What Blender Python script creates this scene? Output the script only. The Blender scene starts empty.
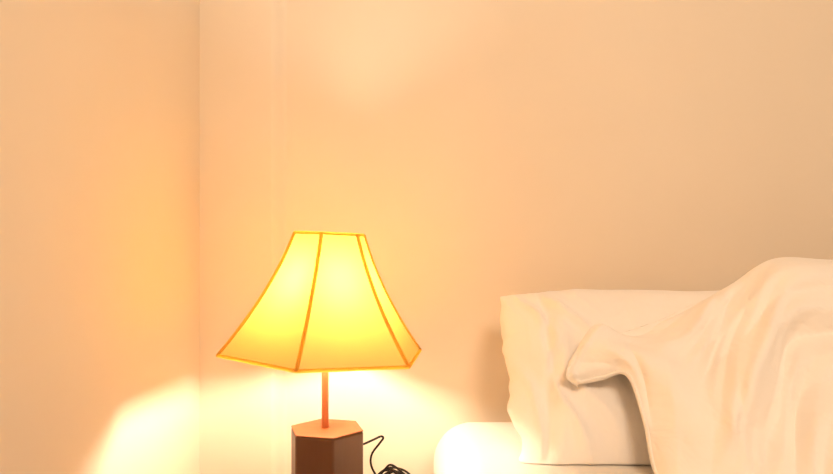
import bpy, bmesh, math, random
from mathutils import Vector, noise, Matrix
from mathutils.bvhtree import BVHTree
random.seed(4)
sc = bpy.context.scene
sc.view_settings.view_transform = 'Standard'
COL = sc.collection

# ---------------------------------------------------------------- materials
def new_mat(name):
    m = bpy.data.materials.new(name); m.use_nodes = True
    nt = m.node_tree; nt.nodes.clear()
    out = nt.nodes.new('ShaderNodeOutputMaterial')
    return m, nt, out

def pmat(name, c1, c2, scale=8, rough=.6, bump=.1, bscale=60, metallic=0, stretch=(1,1,1), sheen=0, bdist=.002, spec=.5, dist=0):
    m, nt, out = new_mat(name)
    b = nt.nodes.new('ShaderNodeBsdfPrincipled')
    tc = nt.nodes.new('ShaderNodeTexCoord')
    mp = nt.nodes.new('ShaderNodeMapping'); mp.inputs['Scale'].default_value = stretch
    nt.links.new(tc.outputs['Object'], mp.inputs['Vector'])
    n = nt.nodes.new('ShaderNodeTexNoise'); n.inputs['Scale'].default_value = scale
    n.inputs['Detail'].default_value = 4
    nt.links.new(mp.outputs[0], n.inputs['Vector'])
    r = nt.nodes.new('ShaderNodeValToRGB')
    r.color_ramp.elements[0].position = .35; r.color_ramp.elements[1].position = .65
    r.color_ramp.elements[0].color = (*c1, 1); r.color_ramp.elements[1].color = (*c2, 1)
    nt.links.new(n.outputs['Fac'], r.inputs[0]); nt.links.new(r.outputs[0], b.inputs['Base Color'])
    b.inputs['Roughness'].default_value = rough; b.inputs['Metallic'].default_value = metallic
    b.inputs['Specular IOR Level'].default_value = spec
    if sheen: b.inputs['Sheen Weight'].default_value = sheen
    if bump:
        n2 = nt.nodes.new('ShaderNodeTexNoise'); n2.inputs['Scale'].default_value = bscale
        n2.inputs['Detail'].default_value = 3; n2.inputs['Distortion'].default_value = dist
        nt.links.new(mp.outputs[0], n2.inputs['Vector'])
        bp = nt.nodes.new('ShaderNodeBump'); bp.inputs['Strength'].default_value = bump
        bp.inputs['Distance'].default_value = bdist
        nt.links.new(n2.outputs['Fac'], bp.inputs['Height']); nt.links.new(bp.outputs[0], b.inputs['Normal'])
    nt.links.new(b.outputs[0], out.inputs[0])
    return m

M_wall = pmat('wall_paint', (.82,.71,.575), (.84,.73,.595), 3, .75, .04, 25, spec=.15)
M_floor = pmat('floor_wood', (.25,.13,.06), (.36,.2,.1), 4, .4, .1, 40, stretch=(1,8,1))
M_cotton = pmat('white_cotton', (.94,.88,.82), (.96,.90,.84), 6, .9, .45, 13, sheen=.1, spec=.1, bdist=.010, stretch=(1.6,1,.6), dist=.8)
M_duvet = pmat('white_duvet_cotton', (.94,.88,.81), (.96,.90,.83), 5, .9, .6, 12, sheen=.1, spec=.1, bdist=.012, stretch=(1,.6,1.3), dist=1.0)
M_sheet = pmat('white_sheet', (.76,.72,.66), (.79,.75,.69), 5, .9, .1, 150, spec=.1)
M_base = pmat('dark_brown_lacquer', (.085,.031,.011), (.10,.038,.013), 6, .36, .02, 60, stretch=(4,4,.5), spec=.4)
M_basetop = pmat('warm_wood_top', (.25,.085,.040), (.28,.098,.046), 12, .55, .03, 60, stretch=(1,5,1), spec=.3)
M_pole = pmat('copper_wood_pole', (.72,.30,.13), (.78,.35,.16), 20, .35, .03, 50)
M_cord = pmat('black_rubber', (.010,.008,.006), (.014,.011,.009), 30, .5, .05, 90, spec=.25)
M_wood = pmat('nightstand_wood', (.30,.15,.07), (.42,.22,.11), 5, .4, .06, 50, stretch=(1,7,1))
M_brass = pmat('brass', (.7,.5,.2), (.75,.55,.25), 20, .3, .02, 50, metallic=1)

def shade_mat(name, tcol, dcol, w):
    m, nt, out = new_mat(name)
    tc = nt.nodes.new('ShaderNodeTexCoord')
    n = nt.nodes.new('ShaderNodeTexNoise'); n.inputs['Scale'].default_value = 300
    nt.links.new(tc.outputs['Object'], n.inputs['Vector'])
    mx = nt.nodes.new('ShaderNodeMix'); mx.data_type = 'RGBA'
    mx.inputs[6].default_value = (*tcol, 1); mx.inputs[7].default_value = (*[c*.9 for c in tcol], 1)
    nt.links.new(n.outputs['Fac'], mx.inputs[0])
    t = nt.nodes.new('ShaderNodeBsdfTranslucent'); nt.links.new(mx.outputs[2], t.inputs[0])
    d = nt.nodes.new('ShaderNodeBsdfDiffuse'); d.inputs[0].default_value = (*dcol, 1)
    ms = nt.nodes.new('ShaderNodeMixShader'); ms.inputs[0].default_value = w
    nt.links.new(t.outputs[0], ms.inputs[1]); nt.links.new(d.outputs[0], ms.inputs[2])
    nt.links.new(ms.outputs[0], out.inputs[0])
    return m
M_shade = shade_mat('yellow_shade_fabric', (.30,.163,.022), (.92,.62,.30), .46)
M_trim = shade_mat('golden_piping', (.99,.74,.22), (.97,.70,.30), .10)

M_bulb, nt, out = new_mat('glowing_bulb_glass')
e = nt.nodes.new('ShaderNodeEmission'); e.inputs[0].default_value = (1, .88, .70, 1); e.inputs[1].default_value = 530
nt.links.new(e.outputs[0], out.inputs[0])

# ---------------------------------------------------------------- helpers
def mkobj(name, verts, faces, mat, parent=None, smooth=False, loc=(0,0,0)):
    me = bpy.data.meshes.new(name); me.from_pydata([tuple(v) for v in verts], [], faces)
    bm = bmesh.new(); bm.from_mesh(me); bmesh.ops.recalc_face_normals(bm, faces=bm.faces); bm.to_mesh(me); bm.free()
    if smooth:
        for p in me.polygons: p.use_smooth = True
    me.materials.append(mat)
    o = bpy.data.objects.new(name, me); COL.objects.link(o); o.location = loc
    if parent: o.parent = parent
    return o

def box(name, lo, hi, mat, parent=None, bevel=0, seg=3, kind=None):
    c = [(a+b)/2 for a, b in zip(lo, hi)]
    h = [(b-a)/2 for a, b in zip(lo, hi)]
    V = [(sx*h[0], sy*h[1], sz*h[2]) for sx in (-1,1) for sy in (-1,1) for sz in (-1,1)]
    F = [(0,1,3,2),(4,6,7,5),(0,4,5,1),(2,3,7,6),(0,2,6,4),(1,5,7,3)]
    o = mkobj(name, V, F, mat, None)
    o.location = c
    if parent:
        o.parent = parent; o.location = Vector(c) - parent.location
    if bevel:
        b = o.modifiers.new('b', 'BEVEL'); b.width = bevel; b.segments = seg
        for p in o.data.polygons: p.use_smooth = True
    if kind: o['kind'] = kind
    return o

def tube(name, pts, r, mat, parent=None, seg=10, closed=False):
    V = []; F = []; n = len(pts); prev = None
    for i, p in enumerate(pts):
        a = pts[(i-1) % n] if (closed or i > 0) else p
        b = pts[(i+1) % n] if (closed or i < n-1) else p
        t = (Vector(b)-Vector(a)).normalized()
        if prev is None:
            up = Vector((0,0,1)) if abs(t.z) < .9 else Vector((1,0,0))
            nrm = (up - t*up.dot(t)).normalized()
        else:
            nrm = (prev - t*prev.dot(t)).normalized()
        prev = nrm; bn = t.cross(nrm)
        for k in range(seg):
            an = 2*math.pi*k/seg
            V.append(Vector(p) + nrm*math.cos(an)*r + bn*math.sin(an)*r)
    for i in range(n if closed else n-1):
        for k in range(seg):
            j = (i+1) % n
            F.append((i*seg+k, i*seg+(k+1)%seg, j*seg+(k+1)%seg, j*seg+k))
    if not closed:
        F.append(tuple(range(seg-1,-1,-1))); F.append(tuple(range((n-1)*seg, n*seg)))
    return mkobj(name, V, F, mat, parent, True)

def lathe(name, prof, mat, parent=None, seg=32, loc=(0,0,0)):
    V = []; F = []
    for r, z in prof:
        for k in range(seg):
            a = 2*math.pi*k/seg; V.append((r*math.cos(a), r*math.sin(a), z))
    n = len(prof)
    for i in range(n-1):
        for k in range(seg):
            F.append((i*seg+k, i*seg+(k+1)%seg, (i+1)*seg+(k+1)%seg, (i+1)*seg+k))
    F.append(tuple(range(seg-1,-1,-1))); F.append(tuple(range((n-1)*seg, n*seg)))
    return mkobj(name, V, F, mat, parent, True, loc)

def cr(p0,p1,p2,p3,t):
    return .5*((2*p1)+(-p0+p2)*t+(2*p0-5*p1+4*p2-p3)*t*t+(-p0+3*p1-3*p2+p3)*t**3)
def spline(pts, per=8):
    P = [Vector(p) for p in pts]; P = [2*P[0]-P[1]]+P+[2*P[-1]-P[-2]]; out = []
    for i in range(1, len(P)-2):
        for k in range(per): out.append(cr(P[i-1],P[i],P[i+1],P[i+2],k/per))
    out.append(P[-2]); return out

# ---------------------------------------------------------------- room
YB = 1.50
XL = -.464
box('floor', (-.56,-2.2,-.1), (3.2,1.6,0), M_floor, kind='structure')
box('wall_back', (-.564,YB,0), (3.2,YB+.1,2.6), M_wall, kind='structure')
box('wall_left', (XL-.1,-2.2,0), (XL,YB,2.6), M_wall, kind='structure')
# shallow plastered pilaster in the corner, its edge eased softly into the wall
yf = 1.476
pil = [(XL, YB), (XL, yf)]
for k in range(15):
    s = k/14
    pil.append((-.312+.031*s, yf+(YB-yf)*(.5-.5*math.cos(math.pi*s))))
n = len(pil)
# keep the shared plan outline closed against the wall
pil.append((-.281, YB+.001)); n = len(pil)
V = [(x,y,0) for x,y in pil]+[(x,y,2.6) for x,y in pil]
F = [(i,(i+1)%n,n+(i+1)%n,n+i) for i in range(n)]+[tuple(range(n-1,-1,-1)),tuple(range(n,2*n))]
o = mkobj('trim_1', V, F, M_wall); o['kind'] = 'structure'
for p in o.data.polygons: p.use_smooth = len(p.vertices) == 4
o.modifiers.new('e','EDGE_SPLIT').split_angle = math.radians(70)

# ---------------------------------------------------------------- nightstand
NT = .50
ns = bpy.data.objects.new('nightstand', None); COL.objects.link(ns); ns.location = (-.215,1.25,0)
ns['label'] = 'brown wooden nightstand standing against the wall beside the bed'; ns['category'] = 'nightstand'
box('top', (-.445,1.04,NT-.025), (.005,1.455,NT-.0005), M_wood, ns, .004)
box('body', (-.43,1.06,.14), (-.01,1.45,NT-.025), M_wood, ns, .003)
box('drawer', (-.42,1.045,.31), (-.02,1.06,NT-.035), M_wood, ns, .003)
d2 = box('drawer', (-.42,1.045,.15), (-.02,1.06,.30), M_wood, ns, .003)
for x in (-.41,-.05):
    for y in (1.08,1.41):
        box('leg', (x,y,0), (x+.03,y+.03,.14), M_wood, ns, .003)
for o in [c for c in ns.children if c.name.startswith('drawer')]:
    k = lathe('knob', [(.004,-.0),(.005,.008),(.011,.012),(.012,.018),(.006,.022)], M_brass, o, 20, (0,-.0075,0))
    k.rotation_euler = (math.radians(90),0,0)

# ---------------------------------------------------------------- lamp
LX, LY = -.161, 1.216
lamp = bpy.data.objects.new('table_lamp', None); COL.objects.link(lamp); lamp.location = (LX,LY,NT)
lamp['label'] = 'lit table lamp, yellow hexagonal bell shade, dark brown hexagonal base'; lamp['category'] = 'lamp'
Z = lambda z: z-NT
def hexring(R, z, off):
    return [(.003+R*math.cos(math.radians(off+60*k)), R*math.sin(math.radians(off+60*k)), z) for k in range(6)]
def hexprism(name, rings, off, mat, bev):
    V = []; F = []
    for R, z in rings: V += hexring(R, z, off)
    for i in range(len(rings)-1):
        for k in range(6):
            F.append((i*6+k, i*6+(k+1)%6, (i+1)*6+(k+1)%6, (i+1)*6+k))
    F.append(tuple(range(5,-1,-1))); F.append(tuple(range((len(rings)-1)*6, len(rings)*6)))
    o = mkobj(name, V, F, mat, lamp)
    b = o.modifiers.new('b','BEVEL'); b.width = bev; b.segments = 3
    return o
BT = .678
hexprism('base', [(.068,0),(.068,Z(BT)-.002)], -74, M_base, .004)
hexprism('base_top', [(.068,Z(BT)-.002),(.0675,Z(BT))], -74, M_basetop, .0008)
lathe('pole', [(.0062,Z(BT)-.001),(.0062,Z(.845))], M_pole, lamp)
lathe('socket', [(.009,Z(.845)),(.015,Z(.85)),(.015,Z(.876)),(.012,Z(.881))], M_brass, lamp)
bp = [(.011,Z(.879)),(.013,Z(.889)),(.018,Z(.902))]
for k in range(11):
    a = math.radians(-15+105*k/10); bp.append((max(.0006,.022*math.cos(a)), Z(.925)+.025*math.sin(a)))
lathe('light_bulb', bp, M_bulb, lamp)
# shade
ZT, ZBm = 1.020, .810
RT, RB = .063, .184
OFF = -96
NV = 24
def prof(t):      # t 0 top .. 1 bottom : concave bell
    return RT + (RB-RT)*(.60*t + .40*t*t)
TILT = Matrix.Rotation(math.radians(2.4), 3, 'Y')
PIV = Vector((0,0,Z(ZBm)))
def tl(p): return PIV + TILT @ (Vector(p)-PIV)
NS = 12
V = []; F = []
for i in range(NV+1):
    t = i/NV; z = Z(ZT + (ZBm-ZT)*t); R = prof(t)
    for s in range(6):
        a = math.radians(OFF+60*s); b = math.radians(OFF+60*(s+1))
        A = Vector((R*math.cos(a),R*math.sin(a),z)); B = Vector((R*math.cos(b),R*math.sin(b),z))
        for k in range(NS):
            u = k/NS; p = A.lerp(B,u)
            sag = 4*u*(1-u)
            q = Vector((p.x,p.y,0)); p -= q.normalized()*sag*.005*math.sin(math.pi*t)
            V.append(tl(p))
W = 6*NS
for i in range(NV):
    for k in range(W): F.append((i*W+k, i*W+(k+1)%W, (i+1)*W+(k+1)%W, (i+1)*W+k))
shade = mkobj('lamp_shade', V, F, M_shade, lamp, True)
shade['label'] = 'glowing yellow fabric shade with six flared panels'
es = shade.modifiers.new('e','EDGE_SPLIT'); es.split_angle = math.radians(25)
ring = lambda i: [V[i*W+k] for k in range(W)]
for i, r in ((0,.0026),(NV,.0030)):
    t_ = tube('shade_rim', ring(i), r, M_trim, shade, 8, True)
for s in range(6):
    pts = []
    for i in range(NV+1):
        p = V[i*W+s*NS].copy(); pts.append(p + Vector((p.x,p.y,0)).normalized()*.0002)
    tube('piping', pts, .0031, M_trim, shade, 8)
for s in range(3):
    a = math.radians(OFF+120*s)
    tube('shade_support', [tl((0,0,Z(ZT)-.012)), tl((RT*.97*math.cos(a),RT*.97*math.sin(a),Z(ZT)-.002))], .0012, M_brass, shade, 6)
for sx in (-1,1):
    pts = spline([(sx*.014,0,Z(.86)),(sx*.04,0,Z(.885)),(sx*.045,0,Z(.93)),(sx*.03,0,Z(.985)),tl((0,0,Z(ZT)-.012))],6)
    tube('shade_support', pts, .0012, M_brass, shade, 6)
# cord
def L(p): return Vector(p)-Vector((LX,LY,NT))
c = [(-.105,1.250,.636),(-.094,1.262,.637),(-.078,1.275,.641),(-.066,1.28,.645),(-.062,1.285,.640),(-.070,1.29,.628),(-.083,1.29,.610),(-.086,1.30,.588),(-.078,1.31,.565),
     (-.064,1.315,.550),(-.052,1.31,.565),(-.047,1.30,.576),(-.034,1.30,.566),(-.012,1.30,.548),(-.000,1.31,.530),(-.03,1.33,.512),(-.06,1.34,.512),(-.072,1.33,.545),(-.058,1.32,.574),(-.045,1.315,.580),
     (-.020,1.315,.560),(-.002,1.325,.540),(-.03,1.34,.515),(-.055,1.345,.535),(-.070,1.34,.556),(-.05,1.33,.566),(-.03,1.325,.552),(-.010,1.33,.530),(-.035,1.35,.508),(-.066,1.345,.535),
     (-.078,1.335,.550),(-.054,1.325,.572),(-.022,1.32,.568),(-.000,1.32,.545),(.002,1.33,.530),(-.02,1.35,.510),(-.045,1.35,.52),(-.058,1.345,.548),(-.038,1.335,.562),(-.018,1.335,.543),(-.006,1.34,.527),
     (-.03,1.345,.510),(-.052,1.34,.53),(-.055,1.33,.552),(-.050,1.32,.571),(-.022,1.318,.556),(-.008,1.325,.536),
     (-.03,1.33,.515),(-.06,1.325,.53),(-.064,1.315,.558),(-.046,1.305,.571),(-.014,1.31,.560),(.0,1.32,.540),(-.035,1.36,.508),(-.07,1.40,.508),(-.1,1.44,.508)]
tube('power_cord', spline([L(p) for p in c],8), .0021, M_cord, lamp, 8)

# ---------------------------------------------------------------- bed
BX0, BX1 = .035, 1.75
bf = bpy.data.objects.new('bed_frame', None); COL.objects.link(bf); bf.location = ((BX0+BX1)/2,.5,0)
bf['label'] = 'low wooden bed frame carrying the white mattress'; bf['category'] = 'bed'
box('side_rail', (BX0+.01,-.5,.2), (BX0+.04,1.47,.34), M_wood, bf, .004)
box('side_rail', (BX1-.04,-.5,.2), (BX1-.01,1.47,.34), M_wood, bf, .004)
box('end_rail', (BX0+.04,-.5,.2), (BX1-.04,-.47,.34), M_wood, bf, .004)
box('end_rail', (BX0+.04,1.44,.2), (BX1-.04,1.47,.34), M_wood, bf, .004)
box('platform', (BX0+.04,-.47,.31), (BX1-.04,1.44,.34), M_wood, bf, .002)
for x in (BX0+.04,BX1-.1):
    for y in (-.46,1.37): box('leg', (x,y,0), (x+.06,y+.06,.31), M_wood, bf, .004)
MT = .634
mat = box('mattress', (BX0,-.5,.341), (BX1,1.495,MT), M_sheet, None, .08, 14)
mat['label'] = 'white mattress with a fitted cotton sheet'; mat['category'] = 'mattress'

# pillow : plump cushion leaning on the wall, flattened where it rests on the bed
def pillow(name, W_, H_, T_, cen, tilt):
    nu, nv = 150, 90
    V = []; F = []; idx = {}
    R = Matrix.Rotation(-tilt, 3, 'X')
    def surf(u, v, side):
        e = max(0, 1-abs(u)**3.0)**.6 * max(0, 1-abs(v)**2.6)**.5
        x = u*W_/2*(1-.03*abs(v)**3)
        y = v*H_/2*(1-.06*abs(u)**5)
        x += .018*noise.noise(Vector((u*1.5, v*2.4, 2.3)))*abs(u)**3
        x += .006*noise.noise(Vector((u*2, v*7, 5.3)))*abs(u)**6
        y += .006*noise.noise(Vector((u*3, v, 7.3)))
        th = T_/2*e*(1+.10*noise.noise(Vector((u*1.6, v*1.6, 3*side))))
        if side > 0:
            w = max(0, 1-abs(u+.80)/.45)
            nn = noise.noise(Vector((u*1.8,v*1.8,1)))
            q = math.sin(2.2*v + 17*u + 3.2*nn)
            th += .026*w*(1-abs(q)**.55)*e
            q = math.sin(5*v + 24*u + 5*nn)
            th += .008*w*(1-abs(q)**.55)*e
            hx = u+.80-.05*math.sin(2.2*v+.8)-.02*v
            th -= .015*math.exp(-(hx/.025)**2)*e
            th += .008*math.exp(-((hx-.08)/.04)**2)*e
        th += .004*noise.noise(Vector((u*4, v*3, 5*side)))*e
        p = Vector(cen) + R @ Vector((x, -side*th, y))
        zm = MT+.0002
        if p.z < zm+.012: p.z = zm + .012*math.exp((p.z-zm-.012)/.012)
        if p.y > YB-.006: p.y = YB-.006
        return p
    for side in (1,-1):
        for j in range(nv+1):
            for i in range(nu+1):
                u = math.sin(math.pi/2*(2*i/nu-1)); v = math.sin(math.pi/2*(2*j/nv-1))
                border = i in (0,nu) or j in (0,nv)
                key = (i,j,0 if border else side)
                if key not in idx:
                    idx[key] = len(V); V.append(surf(u,v,side))
    for side in (1,-1):
        g = lambda i,j: idx[(i,j,0 if (i in (0,nu) or j in (0,nv)) else side)]
        for j in range(nv):
            for i in range(nu): F.append((g(i,j),g(i+1,j),g(i+1,j+1),g(i,j+1)))
    cc = Vector((cen[0],cen[1],MT))
    o = mkobj(name, [v-cc for v in V], F, M_cotton, None, True, cc)
    return o, V, F
pw, PV, PF = pillow('pillow', .64, .385, .14, (.482,1.275,.755), math.radians(40))
pw['label'] = 'plump white pillow leaning against the wall'; pw['category'] = 'pillow'
bvh = BVHTree.FromPolygons([v-pw.location for v in PV], [tuple(p.vertices) for p in pw.data.polygons])
tq = Vector((0,-3,2)); l0, n0, _, _ = bvh.find_nearest(tq)
SG = 1 if (tq-l0).dot(n0) > 0 else -1

# duvet : rumpled sheet heaped over the pillow with one folded-out corner
G = [
 [(.276,1.18,.762),(.314,1.175,.770),(.350,1.15,.782),(.362,1.10,.718),(.369,1.07,.648)],
 [(.262,1.18,.780),(.323,1.165,.803),(.362,1.14,.795),(.376,1.09,.721),(.380,1.04,.648)],
 [(.284,1.19,.822),(.341,1.17,.826),(.375,1.13,.807),(.398,1.08,.731),(.405,1.02,.648)],
 [(.324,1.22,.856),(.372,1.19,.830),(.403,1.13,.807),(.425,1.06,.732),(.440,1.00,.650)],
 [(.382,1.25,.836),(.416,1.20,.830),(.445,1.12,.794),(.466,1.05,.726),(.481,.98,.650)],
 [(.466,1.25,.864),(.473,1.19,.840),(.486,1.12,.797),(.489,1.04,.724),(.512,.97,.650)],
 [(.532,1.26,.894),(.524,1.18,.858),(.522,1.11,.802),(.521,1.03,.724),(.535,.96,.650)],
 [(.590,1.26,.926),(.577,1.18,.878),(.572,1.11,.808),(.556,1.03,.721),(.560,.96,.650)],
 [(.658,1.25,.970),(.640,1.18,.900),(.620,1.11,.813),(.596,1.03,.724),(.594,.95,.652)],
 [(.753,1.24,.968),(.718,1.16,.888),(.692,1.09,.809),(.664,1.02,.727),(.656,.95,.652)],
 [(.870,1.24,.960),(.840,1.16,.880),(.810,1.09,.800),(.780,1.02,.720),(.760,.95,.652)],
 [(1.05,1.25,.930),(1.03,1.17,.850),(1.00,1.10,.780),(.970,1.02,.710),(.950,.95,.653)],
]
back = [.05,.06,.08,.15,.2,.5,.8,1,1,1,1,1]
cols = []
for cpts, b in zip(G, back):
    t = Vector(cpts[0]); lo = Vector(cpts[-1])
    col = [t+Vector((.02*b,.13*b,-.12*b)), t+Vector((.01*b,.07*b,-.018*b))]+[Vector(p) for p in cpts]
    col.append(lo+Vector((.0,-.10,-.004))); col.append(lo+Vector((.0,-.30,-.004)))
    cols.append(spline(col, 22))
rows = list(zip(*cols))
grid = [spline(list(r), 24) for r in rows]
NR, NC = len(grid), len(grid[0])
def ridge(s, sharp=1.6):
    x = abs(((s/math.pi) % 1)-.5)*2
    return (1-x)**sharp*1.0
V = []; F = []
def sm(x): x = max(0,min(1,x)); return x*x*(3-2*x)
for j in range(NR):
    for i in range(NC):
        p = grid[j][i].copy()
        u = i/(NC-1)*11; v = j/(NR-1)*8
        w1 = noise.noise(Vector((u*.3,v*.3,0))); w2 = noise.noise(Vector((u*.4,v*.4,4)))
        amp = .05+.95*sm((u-2.8)/2.5)
        f = .056*(ridge(.70*u + 1.55*v + 1.6*w1+.6,1.1)-.4)*(.8+.8*abs(w2))
        f += .030*(ridge(1.5*u + 3.3*v + 3*w2 + 1,1.0)-.4)*(.8+w1)
        f += .012*(ridge(3.4*u + 5.5*v + 5*w1 + 2,1.0)-.4)*(.7+1.5*w2)
        f += .008*noise.noise(Vector((u*.8,v*.8,9)))
        f *= amp*sm(.02+(v-1.2)/2.3)
        f += .005*math.exp(-((u-.14)/.06)**2)
        f += .005*math.exp(-((v-2.15)/.09)**2)*(1-sm((u-3)/1.2))
        f += .012*(ridge(1.7*u+1.4*v+2*w1,1.0)-.4)*(1-sm((u-3)/2))*sm((u-.4)/.8)   # pinched creases in the turned corner
        p += Vector((-.25,-1,.35)).normalized()*f
        q = p - pw.location
        loc, nor, _, dist = bvh.find_nearest(q)
        nor = nor*SG
        sd = dist if (q-loc).dot(nor) > 0 else -dist
        if sd < .006 and dist < .2 and loc.z > .012:
            p = pw.location + loc + nor*.007
        p.z = max(p.z, MT+.006)
        V.append(p)
for j in range(NR-1):
    for i in range(NC-1): F.append((j*NC+i, j*NC+i+1, (j+1)*NC+i+1, (j+1)*NC+i))
dv = mkobj('duvet', V, F, M_duvet, None, True)
so = dv.modifiers.new('s','SOLIDIFY'); so.thickness = .004; so.offset = 0
dv['label'] = 'rumpled white duvet heaped over the pillow with a turned-out corner'; dv['category'] = 'duvet'

# ---------------------------------------------------------------- light
w = bpy.data.worlds.new('world'); sc.world = w; w.use_nodes = True
bg = w.node_tree.nodes['Background']; bg.inputs[0].default_value = (1,.69,.455,1); bg.inputs[1].default_value = .44
def area(name, loc, target, size, power, col):
    l = bpy.data.lights.new(name,'AREA'); l.size = size; l.energy = power; l.color = col
    o = bpy.data.objects.new(name,l); COL.objects.link(o); o.location = loc
    o.rotation_euler = (Vector(target)-Vector(loc)).to_track_quat('-Z','Y').to_euler(); return o
area('fill_light', (.62,-.5,2.3), (-.2,1.2,.8), .55, 26, (1,.76,.54))  # added soft fill above the bed, out of view; no actual ceiling fixture

# ---------------------------------------------------------------- camera
cd = bpy.data.cameras.new('camera'); cam = bpy.data.objects.new('camera', cd); COL.objects.link(cam)
cam.location = (0,0,1.0); cam.rotation_euler = (math.radians(90),0,0)
cd.sensor_width = 36; cd.lens = 690/833*36; cd.shift_y = 8/833
cd.clip_start = .01
sc.camera = cam
